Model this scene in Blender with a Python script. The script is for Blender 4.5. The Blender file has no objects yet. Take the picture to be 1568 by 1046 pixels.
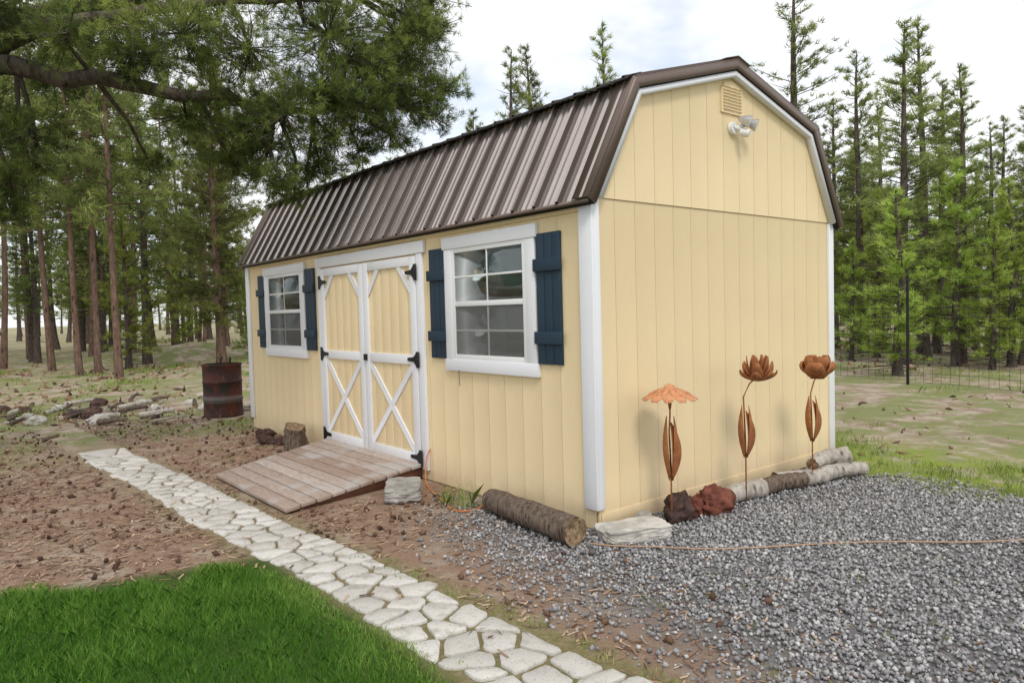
import bpy, math, random
import numpy as np
from mathutils import Vector, Matrix
random.seed(7); rng=np.random.default_rng(7)
scene=bpy.context.scene
col=scene.collection

# ------------------------------------------------------------ node helpers
def setin(nt,node,key,v):
    s=node.inputs[key]
    if isinstance(v,bpy.types.NodeSocket): nt.links.new(v,s)
    else:
        if isinstance(v,(tuple,list)) and len(v)==3 and s.type=='RGBA': v=(*v,1)
        s.default_value=v
def N(nt,t,ins=None,**props):
    n=nt.nodes.new(t)
    for k,v in props.items(): setattr(n,k,v)
    for k,v in (ins or {}).items(): setin(nt,n,k,v)
    return n
def mix(nt,f,a,b,bt='MIX'):
    n=nt.nodes.new('ShaderNodeMix'); n.data_type='RGBA'; n.blend_type=bt
    setin(nt,n,0,f); setin(nt,n,6,a); setin(nt,n,7,b); return n.outputs[2]
def mth(nt,op,a,b=0.0,clamp=False):
    n=nt.nodes.new('ShaderNodeMath'); n.operation=op; n.use_clamp=clamp
    setin(nt,n,0,a); setin(nt,n,1,b); return n.outputs[0]
def sm(nt,v,a,b):
    n=nt.nodes.new('ShaderNodeMapRange'); n.interpolation_type='SMOOTHSTEP'
    setin(nt,n,'Value',v); setin(nt,n,'From Min',a); setin(nt,n,'From Max',b); return n.outputs[0]
def noise(nt,vec,scale,detail=4,rough=.55,dist=0):
    return N(nt,'ShaderNodeTexNoise',{'Vector':vec,'Scale':scale,'Detail':detail,'Roughness':rough,'Distortion':dist}).outputs[0]
def ramp(nt,f,stops):
    n=nt.nodes.new('ShaderNodeValToRGB'); e=n.color_ramp.elements
    while len(e)<len(stops): e.new(.5)
    for i,(p,c) in enumerate(stops):
        e[i].position=p; e[i].color=(*c,1) if len(c)==3 else c
    setin(nt,n,0,f); return n.outputs[0]
def scaled(nt,vec,s):
    return N(nt,'ShaderNodeMapping',{'Vector':vec,'Scale':s}).outputs[0]
def newmat(name,rough=.8,metal=0.,spec=.5,color=None):
    m=bpy.data.materials.new(name); m.use_nodes=True; nt=m.node_tree
    b=nt.nodes['Principled BSDF']; b.inputs['Roughness'].default_value=rough
    b.inputs['Metallic'].default_value=metal; b.inputs['Specular IOR Level'].default_value=spec
    if color: b.inputs['Base Color'].default_value=(*color,1)
    return m,nt,b
def pos(nt): return nt.nodes.new('ShaderNodeNewGeometry').outputs['Position']
def obj(nt): return nt.nodes.new('ShaderNodeTexCoord').outputs['Object']
def bump(nt,b,h,strength=.5,dist=.01):
    n=N(nt,'ShaderNodeBump',{'Height':h,'Strength':strength,'Distance':dist}); nt.links.new(n.outputs[0],b.inputs['Normal'])
def attr(nt,name='tint'):
    n=nt.nodes.new('ShaderNodeAttribute'); n.attribute_name=name; return n.outputs['Fac']

# ------------------------------------------------------------ materials
def m_paint(name,c,var=.08,wood=(8,8,1.2),bs=.25,rough=.6):
    m,nt,b=newmat(name,rough); p=pos(nt)
    g=noise(nt,scaled(nt,p,wood),14,6,.7); g2=noise(nt,p,1.3,4)
    d=tuple(x*(1-var*2.2) for x in c)
    k=mix(nt,sm(nt,g2,.3,.7),c,tuple(x*(1-var) for x in c))
    k=mix(nt,sm(nt,g,.56,.75),k,d)
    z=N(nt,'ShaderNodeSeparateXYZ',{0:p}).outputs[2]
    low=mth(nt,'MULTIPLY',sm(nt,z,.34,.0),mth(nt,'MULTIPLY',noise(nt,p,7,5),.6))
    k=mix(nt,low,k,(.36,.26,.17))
    setin(nt,b,'Base Color',k); bump(nt,b,g,bs,.006); return m
TAN=m_paint('tan_siding',(.855,.685,.415),.045,(9,9,1.0),.6)
TANT=m_paint('tan_trim',(.80,.635,.375),.05)
WHITE=m_paint('white_trim',(.82,.83,.86),.03,(6,6,6),.12,.5)
NAVY=m_paint('navy_shutter',(.010,.036,.066),.15,(14,14,1),.8,.55)
m,nt,b=newmat('brown_metal_roof',.30,.6,.8); ROOF=m
p=pos(nt); setin(nt,b,'Base Color',mix(nt,noise(nt,p,2.5,4),(.44,.37,.34),(.57,.50,.47)))
setin(nt,b,'Roughness',mth(nt,'ADD',mth(nt,'MULTIPLY',noise(nt,p,6,3),.16),.18))
m,nt,b=newmat('brown_metal_trim',.42,.2,.5); RTRIM=m
p=pos(nt); setin(nt,b,'Base Color',mix(nt,noise(nt,p,4,4),(.125,.088,.07),(.18,.13,.108)))
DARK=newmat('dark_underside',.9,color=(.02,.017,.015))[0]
RIBD=newmat('rib_side_shade',.6,.2,color=(.075,.055,.046))[0]  # same roof metal, shade of the rib sides put into the colour
BLACK=newmat('black_iron',.45,.3,color=(.012,.012,.014))[0]
VINYL=newmat('vinyl_frame',.35,color=(.82,.82,.82))[0]
m,nt,b=newmat('window_blind',.6); BLIND=m
setin(nt,b,'Base Color',mix(nt,noise(nt,pos(nt),3,3),(.30,.32,.28),(.46,.48,.43)))
m=bpy.data.materials.new('window_glass'); m.use_nodes=True; nt=m.node_tree; nt.nodes.clear(); GLASS=m
o=nt.nodes.new('ShaderNodeOutputMaterial'); mx=nt.nodes.new('ShaderNodeMixShader')
bp=N(nt,'ShaderNodeBump',{'Height':noise(nt,pos(nt),1.8,1),'Strength':.12,'Distance':.01})
gl=N(nt,'ShaderNodeBsdfGlossy',{'Color':(.9,.95,.95,1),'Roughness':.02,'Normal':bp.outputs[0]})
tr=N(nt,'ShaderNodeBsdfTransparent',{'Color':(.80,.85,.83,1)})
fr=N(nt,'ShaderNodeFresnel',{'IOR':1.9})
nt.links.new(fr.outputs[0],mx.inputs[0]); nt.links.new(tr.outputs[0],mx.inputs[1]); nt.links.new(gl.outputs[0],mx.inputs[2]); nt.links.new(mx.outputs[0],o.inputs[0])
m=bpy.data.materials.new('insect_screen'); m.use_nodes=True; nt=m.node_tree; nt.nodes.clear(); SCREEN=m
o=nt.nodes.new('ShaderNodeOutputMaterial'); mx=nt.nodes.new('ShaderNodeMixShader'); mx.inputs[0].default_value=.5
tr=N(nt,'ShaderNodeBsdfTransparent'); df=N(nt,'ShaderNodeBsdfDiffuse',{'Color':(.20,.20,.195,1)})
nt.links.new(tr.outputs[0],mx.inputs[1]); nt.links.new(df.outputs[0],mx.inputs[2]); nt.links.new(mx.outputs[0],o.inputs[0])

m,nt,b=newmat('ramp_boards',.75); RAMPM=m; p=pos(nt)
g=noise(nt,scaled(nt,p,(22,1.6,22)),6,6,.7); t=attr(nt)
k=mix(nt,t,(.35,.255,.20),(.54,.46,.405)); k=mix(nt,sm(nt,g,.42,.7),k,(.24,.16,.125)); k=mix(nt,sm(nt,noise(nt,p,3,4),.5,.7),k,(.44,.41,.39))
setin(nt,b,'Base Color',k); bump(nt,b,g,.5,.008)
m,nt,b=newmat('ramp_skirt',.8); SKIRT=m; p=pos(nt)
setin(nt,b,'Base Color',mix(nt,noise(nt,scaled(nt,p,(2,2,20)),5,4),(.22,.09,.05),(.12,.055,.04)))
def m_rust(name,a,c,d,rough=.75):
    m,nt,b=newmat(name,rough,.1); p=pos(nt)
    k=mix(nt,sm(nt,noise(nt,p,16,6,.7),.35,.65),a,c); k=mix(nt,sm(nt,noise(nt,p,45,4),.55,.7),k,d)
    setin(nt,b,'Base Color',k); bump(nt,b,noise(nt,p,90,3),.3,.003); return m
RUST=m_rust('rusted_steel',(.37,.135,.04),(.25,.088,.03),(.43,.19,.07))
RUSTL=m_rust('weathered_copper_petal',(.66,.31,.15),(.55,.24,.11),(.42,.17,.07))
m,nt,b=newmat('barrel_rust',.7,.2); BARREL=m; p=pos(nt)
z=N(nt,'ShaderNodeSeparateXYZ',{0:p}).outputs[2]
k=mix(nt,sm(nt,noise(nt,p,5,6,.7),.4,.6),(.085,.022,.015),(.025,.019,.018))
k=mix(nt,sm(nt,noise(nt,scaled(nt,p,(6,6,1.5)),3,5),.55,.68),k,(.15,.05,.025))
k=mix(nt,mth(nt,'MULTIPLY',sm(nt,mth(nt,'ABSOLUTE',mth(nt,'SUBTRACT',z,.26)),.07,.03),.6),k,(.16,.15,.145))
setin(nt,b,'Base Color',k)
def m_bark(name,a,c,sc=18,st=1.0):
    m,nt,b=newmat(name,.95,spec=.2); p=obj(nt)
    v=N(nt,'ShaderNodeTexVoronoi',{'Vector':scaled(nt,p,(1,1,.3)),'Scale':sc}).outputs[0]
    g=noise(nt,scaled(nt,p,(1,1,.35)),sc*1.3,6,.7)
    k=mix(nt,sm(nt,g,.35,.7),a,c); k=mix(nt,sm(nt,v,.05,.35),(a[0]*.35,a[1]*.35,a[2]*.35),k)
    setin(nt,b,'Base Color',k); bump(nt,b,g,st,.03); return m
BARKR=m_bark('reddish_bark',(.125,.078,.058),(.235,.155,.12),9)
BARKD=m_bark('dark_bark',(.065,.052,.043),(.15,.12,.10),12)
BARKG=m_bark('log_bark',(.12,.085,.065),(.27,.21,.16),25)
BARKW=m_bark('weathered_wood',(.36,.32,.27),(.58,.54,.48),14)
m,nt,b=newmat('cut_wood_end',.85); ENDW=m; p=obj(nt)
v=noise(nt,p,26,6,.7); setin(nt,b,'Base Color',ramp(nt,v,[(.35,(.06,.035,.02)),(.5,(.20,.13,.07)),(.65,(.42,.30,.18))]))
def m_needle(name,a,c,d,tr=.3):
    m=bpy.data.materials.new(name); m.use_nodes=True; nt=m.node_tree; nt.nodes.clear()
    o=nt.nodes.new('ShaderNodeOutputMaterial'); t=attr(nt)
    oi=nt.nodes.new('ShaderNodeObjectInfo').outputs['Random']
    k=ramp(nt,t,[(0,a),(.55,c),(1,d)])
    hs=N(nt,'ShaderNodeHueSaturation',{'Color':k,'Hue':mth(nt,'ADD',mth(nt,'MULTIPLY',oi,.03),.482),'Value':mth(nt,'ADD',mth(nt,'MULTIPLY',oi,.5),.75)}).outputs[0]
    df=N(nt,'ShaderNodeBsdfDiffuse',{'Color':hs}); tl=N(nt,'ShaderNodeBsdfTranslucent',{'Color':hs})
    mx=nt.nodes.new('ShaderNodeMixShader'); mx.inputs[0].default_value=tr
    nt.links.new(df.outputs[0],mx.inputs[1]); nt.links.new(tl.outputs[0],mx.inputs[2]); nt.links.new(mx.outputs[0],o.inputs[0]); return m
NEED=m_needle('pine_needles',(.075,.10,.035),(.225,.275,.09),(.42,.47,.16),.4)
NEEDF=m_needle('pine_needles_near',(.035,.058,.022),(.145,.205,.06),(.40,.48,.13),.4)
NEEDY=m_needle('young_pine_needles',(.15,.20,.045),(.34,.44,.09),(.52,.63,.17),.4)
LAWNM=m_needle('lawn_blades',(.055,.14,.02),(.125,.28,.04),(.33,.46,.11),.4)
DRYG=m_needle('wild_grass',(.14,.17,.045),(.27,.34,.085),(.48,.45,.22))
m,nt,b=newmat('gravel_stone',.85,spec=.3); GRAV=m; t=attr(nt)
k=ramp(nt,t,[(0,(.13,.13,.14)),(.35,(.255,.255,.27)),(.8,(.42,.42,.43)),(1,(.66,.65,.64))])
setin(nt,b,'Base Color',mix(nt,mth(nt,'MULTIPLY',noise(nt,pos(nt),120,3),.5),k,(.29,.265,.24)))
m,nt,b=newmat('duff',.9,spec=.2); DUFF=m; t=attr(nt)
setin(nt,b,'Base Color',ramp(nt,t,[(0,(.06,.032,.024)),(.5,(.30,.18,.115)),(1,(.55,.40,.28))]))
m,nt,b=newmat('flagstone',.85,spec=.3); STONE=m; p=pos(nt); t=attr(nt)
k=mix(nt,t,(.50,.475,.43),(.66,.635,.59)); k=mix(nt,sm(nt,noise(nt,p,9,6,.7),.48,.72),k,(.40,.36,.31)); k=mix(nt,sm(nt,noise(nt,p,70,4,.7),.55,.72),k,(.27,.24,.20))
setin(nt,b,'Base Color',k); bump(nt,b,noise(nt,p,45,6,.7),.7,.008)
def m_rock(name,a,c,sc=9,st=.8):
    m,nt,b=newmat(name,.92,spec=.25); p=obj(nt)
    setin(nt,b,'Base Color',mix(nt,sm(nt,noise(nt,p,sc,6,.7),.35,.65),a,c)); bump(nt,b,noise(nt,p,sc*5,6,.8),st,.012); return m
LAVAD=m_rock('dark_lava',(.05,.03,.027),(.14,.08,.065),14,1)
LAVAR=m_rock('red_lava',(.14,.045,.03),(.28,.10,.07),14,1)
CONC=m_rock('pale_stone',(.40,.375,.33),(.62,.59,.54),8,.6)
CONG=m_rock('grey_stone',(.25,.235,.215),(.42,.40,.37),8,.6)
CORD=newmat('orange_cord',.6,color=(.62,.20,.05))[0]
HOSE=newmat('tan_cord',.6,color=(.42,.26,.16))[0]
SILV=newmat('lamp_metal',.3,.6,color=(.6,.6,.6))[0]
WIRE=newmat('fence_wire',.6,.3,color=(.03,.03,.03))[0]

# ground
m,nt,b=newmat('ground_soil',.95,spec=.15); GROUND=m; p=pos(nt)
s=N(nt,'ShaderNodeSeparateXYZ',{0:p}); X,Y=s.outputs[0],s.outputs[1]
n1=noise(nt,p,.55,5,.6); n2=noise(nt,p,3.2,6,.65); n3=noise(nt,p,28,6,.75); n4=noise(nt,p,110,3,.7); n5=noise(nt,p,1.5,5,.7)
far=mix(nt,sm(nt,n2,.38,.62),(.53,.44,.345),(.33,.245,.175))
green=mix(nt,n3,(.13,.17,.05),(.32,.37,.12))
gm=sm(nt,mth(nt,'ADD',mth(nt,'MULTIPLY',n1,.4),mth(nt,'MULTIPLY',n5,.6)),.46,.54)
far=mix(nt,mth(nt,'MULTIPLY',gm,mth(nt,'ADD',mth(nt,'MULTIPLY',n3,.7),.45,True)),far,green)
far=mix(nt,mth(nt,'MULTIPLY',sm(nt,n4,.54,.68),.55),far,(.13,.09,.06))
far=mix(nt,mth(nt,'MULTIPLY',sm(nt,n3,.55,.68),.5),far,(.20,.13,.085))
lush=mth(nt,'MULTIPLY',sm(nt,X,2.1,2.9),mth(nt,'MULTIPLY',sm(nt,X,5.0,3.4),sm(nt,Y,3.0,0.5)))
lg=mth(nt,'MULTIPLY',lush,sm(nt,mth(nt,'ADD',mth(nt,'MULTIPLY',n2,.6),mth(nt,'MULTIPLY',n3,.4)),.42,.54))
far=mix(nt,mth(nt,'MULTIPLY',lg,.9),far,mix(nt,n3,(.19,.26,.035),(.38,.46,.08)))
red=mix(nt,n3,(.24,.145,.10),(.47,.32,.225)); red=mix(nt,sm(nt,n2,.46,.68),red,(.50,.40,.305))
red=mix(nt,mth(nt,'MULTIPLY',sm(nt,n4,.55,.68),.7),red,(.10,.058,.043))
wob=mth(nt,'MULTIPLY',mth(nt,'SUBTRACT',n1,.5),5.0); wob2=mth(nt,'MULTIPLY',mth(nt,'SUBTRACT',n2,.5),.7)
rm=mth(nt,'MULTIPLY',sm(nt,mth(nt,'ADD',Y,wob),7.4,4.8),sm(nt,X,.9,-.1))
c=mix(nt,rm,far,red)
gd=mth(nt,'ADD',X,mth(nt,'ADD',mth(nt,'MULTIPLY',Y,-.13),mth(nt,'MULTIPLY',wob2,1.6)))
gmk=mth(nt,'MULTIPLY',sm(nt,gd,-1.15,-.25),mth(nt,'MULTIPLY',sm(nt,mth(nt,'ADD',Y,wob2),1.6,.5),sm(nt,mth(nt,'ADD',X,wob2),2.9,2.3)))
vg=N(nt,'ShaderNodeTexVoronoi',{'Vector':p,'Scale':55.0})
gcol=mix(nt,sm(nt,vg.outputs[0],.2,.75),mix(nt,.6,(.30,.29,.30),vg.outputs[1],'MULTIPLY'),(.10,.095,.09))
gcol=mix(nt,.55,gcol,mix(nt,n4,(.18,.17,.16),(.35,.34,.33)))
c=mix(nt,gmk,c,gcol)
pz=mth(nt,'ADD',X,mth(nt,'MULTIPLY',Y,.054))
pm=mth(nt,'MULTIPLY',sm(nt,mth(nt,'ABSOLUTE',mth(nt,'ADD',pz,mth(nt,'ADD',1.56,mth(nt,'MULTIPLY',wob2,.25)))),.42,.24),sm(nt,Y,5.9,5.0))
c=mix(nt,mth(nt,'MULTIPLY',pm,.85),c,mix(nt,sm(nt,mth(nt,'ADD',n3,mth(nt,'MULTIPLY',Y,.03)),.42,.62),(.22,.21,.08),(.36,.28,.19)))
lm=mth(nt,'MULTIPLY',sm(nt,X,-1.74,-1.86),sm(nt,mth(nt,'ADD',Y,mth(nt,'MULTIPLY',X,.25)),.72,.5))
c=mix(nt,lm,c,(.07,.12,.025))
setin(nt,b,'Base Color',c)
h=mth(nt,'ADD',mth(nt,'MULTIPLY',n3,1.0),mth(nt,'ADD',mth(nt,'MULTIPLY',n4,.5),mth(nt,'MULTIPLY',n2,1.5)))
bump(nt,b,h,.8,.03)

# ------------------------------------------------------------ mesh builder
class MB:
    def __init__(s): s.v=[];s.l=[];s.t=[];s.m=[];s.ti=[];s.n=0
    def soup(s,V,mat=0,tint=.5):
        V=np.asarray(V,float); n,k,_=V.shape
        s.v.append(V.reshape(-1,3)); s.l.append(np.arange(n*k)+s.n); s.t.append(np.full(n,k))
        s.m.append(np.full(n,mat)); s.ti.append(np.broadcast_to(np.asarray(tint,float),(n,)).copy()); s.n+=n*k
    def add(s,V,F,mat=0,tint=.5):
        V=np.asarray(V,float); s.v.append(V)
        for f in F:
            s.l.append(np.array(f)+s.n); s.t.append(np.array([len(f)])); s.m.append(np.array([mat])); s.ti.append(np.array([tint]))
        s.n+=len(V)
    def inst(s,V,F,C,mat=0,tint=.5):
        C=np.asarray(C); n,nv,_=C.shape; F=np.array(F); nf,k=F.shape
        s.v.append(C.reshape(-1,3)); L=(F[None]+(np.arange(n)*nv)[:,None,None]).reshape(-1)+s.n
        s.l.append(L); s.t.append(np.full(n*nf,k)); s.m.append(np.full(n*nf,mat)); s.ti.append(np.repeat(np.broadcast_to(np.asarray(tint,float),(n,)),nf)); s.n+=n*nv
    def box(s,a,c,mat=0,tint=.5):
        x0,y0,z0=a;x1,y1,z1=c
        s.add([(x0,y0,z0),(x1,y0,z0),(x1,y1,z0),(x0,y1,z0),(x0,y0,z1),(x1,y0,z1),(x1,y1,z1),(x0,y1,z1)],
              [(0,3,2,1),(4,5,6,7),(0,1,5,4),(1,2,6,5),(2,3,7,6),(3,0,4,7)],mat,tint)
    def tube(s,P,R,n=8,mat=0,tint=.5,caps=None,jit=0):
        P=[Vector(p) for p in P]; V=[];F=[]
        up=Vector((0,0,1))
        for i,p in enumerate(P):
            d=(P[min(i+1,len(P)-1)]-P[max(i-1,0)]).normalized()
            ref=up if abs(d.z)<.9 else Vector((1,0,0))
            a=d.cross(ref).normalized(); c=d.cross(a)
            for k in range(n):
                an=2*math.pi*k/n; r=R[i]*(1+random.uniform(-jit,jit))
                V.append(p+(a*math.cos(an)+c*math.sin(an))*r)
        for i in range(len(P)-1):
            for k in range(n):
                F.append((i*n+k,i*n+(k+1)%n,(i+1)*n+(k+1)%n,(i+1)*n+k))
        s.add([tuple(v) for v in V],F,mat,tint)
        if caps is not None:
            s.add([tuple(v) for v in V[:n]],[tuple(range(n))],caps,tint); s.add([tuple(v) for v in V[-n:]],[tuple(range(n))[::-1]],caps,tint)
    def mesh(s,name,mats,smooth=False):
        me=bpy.data.meshes.new(name); v=np.concatenate(s.v).astype(np.float32); l=np.concatenate(s.l).astype(np.int32); t=np.concatenate(s.t).astype(np.int32)
        me.vertices.add(len(v)); me.vertices.foreach_set('co',v.ravel())
        me.loops.add(len(l)); me.loops.foreach_set('vertex_index',l)
        me.polygons.add(len(t)); st=np.concatenate([[0],np.cumsum(t)[:-1]]).astype(np.int32)
        me.polygons.foreach_set('loop_start',st)
        try: me.polygons.foreach_set('loop_total',t)
        except Exception: pass
        for m in mats: me.materials.append(m)
        me.polygons.foreach_set('material_index',np.concatenate(s.m).astype(np.int32))
        if smooth: me.polygons.foreach_set('use_smooth',np.ones(len(t),bool))
        me.update(calc_edges=True)
        a=me.attributes.new('tint','FLOAT','FACE'); a.data.foreach_set('value',np.concatenate(s.ti).astype(np.float32))
        return me
    def obj(s,name,mats,parent=None,smooth=False,bevel=0,loc=None):
        o=bpy.data.objects.new(name,s.mesh(name,mats,smooth)); col.objects.link(o)
        if parent: o.parent=parent
        if loc: o.location=loc
        if bevel:
            bm=o.modifiers.new('Bevel','BEVEL'); bm.width=bevel; bm.segments=2; bm.limit_method='ANGLE'
        return o
def empty(name,loc=(0,0,0)):
    e=bpy.data.objects.new(name,None); e.location=loc; e.empty_display_size=.2; col.objects.link(e); return e

# ------------------------------------------------------------ ground
g=MB(); S=400
g.add([(-S,-S,0),(S,-S,0),(S,S,0),(-S,S,0)],[(0,1,2,3)]); g.obj('ground',[GROUND])
V=[];F=[];n=40
for i in range(n+1):
    for j in range(n+1):
        u=i/n*2-1;v=j/n*2-1; d=math.hypot(u,v)
        V.append((3.9+u*4.5,25.5+v*3,max(0,math.cos(min(d,1)*math.pi/2))**1.5*.45*(1+.5*math.sin(7*u+3*v)*math.cos(5*v))-.02))
for i in range(n):
    for j in range(n): F.append((i*(n+1)+j,(i+1)*(n+1)+j,(i+1)*(n+1)+j+1,i*(n+1)+j+1))
g=MB(); g.add(V,F); g.obj('dirt_mound',[GROUND],smooth=True)

# ------------------------------------------------------------ shed
W,L,H=3.05,6.27,2.16; A,ZS,ZP=.40,2.886,3.212
shed=empty('garden_shed')
def ztop(u):
    u=min(u,W-u)
    return H+(ZS-H)*u/A if u<A else ZS+(ZP-ZS)*(u-A)/(W/2-A)
def extr(mb,poly,f,mat=0,tint=.5):
    n=len(poly); V=[f(a,c,0) for a,c in poly]+[f(a,c,1) for a,c in poly]
    F=[tuple(range(n)),tuple(range(2*n-1,n-1,-1))]+[(i,(i+1)%n,n+(i+1)%n,n+i) for i in range(n)]
    mb.add(V,F,mat,tint)
core=MB()
extr(core,[(-.005,0.01),(W+.005,.01),(W+.005,H),(W-A,ZS),(W/2,ZP),(A,ZS),(-.005,H)],lambda a,c,k:(a,-.005 if k==0 else L+.005,c))
core.obj('wall_core',[TANT],shed)
def strips(u0,u1,z0,zt,f,sp=.2032,gap=.006,offs=0):
    mb=MB(); u=u0-offs
    while u<u1-.01:
        a=max(u,u0)+gap/2; c=min(u+sp,u1)-gap/2
        if c-a>.01:
            poly=[(a,z0),(c,z0),(c,zt(c))]
            for br in (W-A,W/2,A):
                if a<br<c and zt(.5)!=zt(.9): poly.append((br,zt(br)))
            poly.append((a,zt(a))); extr(mb,poly,f)
        u+=sp
    return mb
strips(0,W,.01,lambda u:2.15,lambda a,c,k:(a,.003-.015*k,c)).obj('gable_siding_lower',[TAN],shed,bevel=.002)
strips(0,W,2.156,lambda u:ztop(u)-.002,lambda a,c,k:(a,.003-.024*k,c)).obj('gable_siding_upper',[TAN],shed,bevel=.002)
mb=MB()
extr(mb,[(0,2.1555),(W,2.1555),(W,H),(W-A,ZS-.003),(W/2,ZP-.003),(A,ZS-.003),(0,H)],lambda a,c,k:(a,-.004-.0115*k,c)); mb.obj('gable_upper_backing',[TANT],shed)
strips(0,W,.01,lambda u:ztop(u)-.002,lambda a,c,k:(a,L-.003+.015*k,c)).obj('rear_gable_siding',[TAN],shed)
strips(0,L,.01,lambda u:2.14,lambda a,c,k:(.003-.015*k,a,c),offs=.1).obj('front_siding',[TAN],shed,bevel=.002)
strips(0,L,.01,lambda u:2.14,lambda a,c,k:(W-.003+.015*k,a,c)).obj('back_siding',[TAN],shed)
mb=MB(); mb.box((.02,-.022,.01),(W-.02,-.013,.11)); mb.obj('foot_board',[TAN],shed,bevel=.002)
mb=MB()
for (x0,x1,y0,y1) in ((-.034,-.0125,-.034,.085),(-.012,.04,-.034,-.0125),(-.034,-.0125,L-.085,L+.034),(W-.05,W+.012,-.034,-.0125),(W+.0125,W+.034,-.034,.085),(W+.0125,W+.034,L-.085,L+.03)):
    mb.box((x0,y0,.14 if x0<1 else .02),(x1,y1,2.145))
mb.obj('corner_trim',[WHITE],shed,bevel=.003)
mb=MB(); mb.box((-.03,.09,2.075),(-.0125,L-.09,2.15)); mb.obj('eave_fascia',[TANT],shed,bevel=.002)
def panel(name,E,S_,nrm,y0,y1,flip=False):
    prof=[]; y=y0+.03; sp=.2286; prof.append((y0,0,0))
    while y<y1:
        # (offset, height, material of the strip that starts here)
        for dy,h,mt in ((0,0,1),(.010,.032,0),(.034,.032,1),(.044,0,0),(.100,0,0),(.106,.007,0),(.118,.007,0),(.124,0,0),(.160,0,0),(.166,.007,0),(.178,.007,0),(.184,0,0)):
            if y+dy<=y1: prof.append((y+dy,h,mt))
        y+=sp
    prof.append((y1,0,0)); V=[];Fa=[];Fb=[]
    for (yy,h,mt) in prof:
        for q in (E,S_): V.append((q[0]+nrm[0]*h,yy,q[1]+nrm[1]*h))
    mb=MB()
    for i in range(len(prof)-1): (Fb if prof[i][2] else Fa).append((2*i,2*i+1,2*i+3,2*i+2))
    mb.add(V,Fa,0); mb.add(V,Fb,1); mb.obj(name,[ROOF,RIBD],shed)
OV=.075
for sx in (0,1):
    f=(lambda x:x) if sx==0 else (lambda x:W-x); sg=1 if sx==0 else -1
    panel('lower_roof_panel',(f(-.087),2.128),(f(.359),2.937),(-.876*sg,.483),-OV,L+OV)
    panel('upper_roof_panel',(f(.315),2.938),(f(W/2),3.288),(-.278*sg,.96),-OV,L+OV)
def polystrip(mb,pts,o0,o1,y0,y1,mat=0):
    nr=[]
    for i in range(len(pts)-1):
        d=Vector((pts[i+1][0]-pts[i][0],pts[i+1][1]-pts[i][1])).normalized(); nr.append(Vector((-d.y,d.x)))
    def off(o):
        r=[]
        for i,p in enumerate(pts):
            if i==0: r.append(Vector(p)+nr[0]*o)
            elif i==len(pts)-1: r.append(Vector(p)+nr[-1]*o)
            else:
                m=(nr[i-1]+nr[i]).normalized(); r.append(Vector(p)+m*(o/m.dot(nr[i])))
        return r
    a,c=off(o0),off(o1)
    for i in range(len(pts)-1):
        q=[a[i],a[i+1],c[i+1],c[i]]
        V=[(p.x,y0,p.y) for p in q]+[(p.x,y1,p.y) for p in q]
        F=[(0,1,2,3),(7,6,5,4),(0,4,5,1),(2,6,7,3)]
        if i==0: F.append((0,3,7,4))
        if i==len(pts)-2: F.append((1,5,6,2))
        mb.add(V,F,mat)
gp=[(0,H),(A,ZS),(W/2,ZP),(W-A,ZS),(W,H)]
ext=[(-.034,H-.061)]+gp[1:4]+[(W+.034,H-.061)]
for yy,nm in ((-1,'rake_trim'),(1,'rear_rake_trim')):
    if yy<0: a=(-.076,-.024); c=(-.092,-.078); d=(-.092,.06)
    else: a=(L+.02,L+.07); c=(L+.078,L+.092); d=(L-.06,L+.092)
    mb=MB(); polystrip(mb,gp,-.040,.0,*a); mb.obj(nm+'_white',[WHITE],shed)
    mb=MB(); polystrip(mb,ext,.010,.084,*c); polystrip(mb,ext,.0815,.0875,*d); mb.obj(nm+'_metal',[RTRIM],shed)
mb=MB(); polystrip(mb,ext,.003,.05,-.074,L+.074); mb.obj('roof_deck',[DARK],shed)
mb=MB(); polystrip(mb,[(W/2-.16,3.268),(W/2,3.314),(W/2+.16,3.268)],0,.005,-.10,L+.10); mb.obj('ridge_cap',[RTRIM],shed)
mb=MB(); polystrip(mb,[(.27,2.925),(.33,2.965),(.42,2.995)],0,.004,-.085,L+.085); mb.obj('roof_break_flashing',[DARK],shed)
mb=MB(); mb.box((-.1,-OV,2.108),(-.094,L+OV,2.134)); mb.obj('drip_edge',[RTRIM],shed)

def wb(mb,y0,y1,z0,z1,d0,d1,mat=0,tint=.5): mb.box((-d1,y0,z0),(-d0,y1,z1),mat,tint)
def diag(mb,p,q,w,d0,d1,mat=0):
    d=Vector((q[0]-p[0],q[1]-p[1])).normalized(); n=Vector((-d.y,d.x))*w/2; p=Vector(p);q=Vector(q)
    c=[p-n,q-n,q+n,p+n]; extr(mb,[(v.x,v.y) for v in c],lambda a,b_,k:(-(d0 if k==0 else d1),a,b_),mat)
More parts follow.
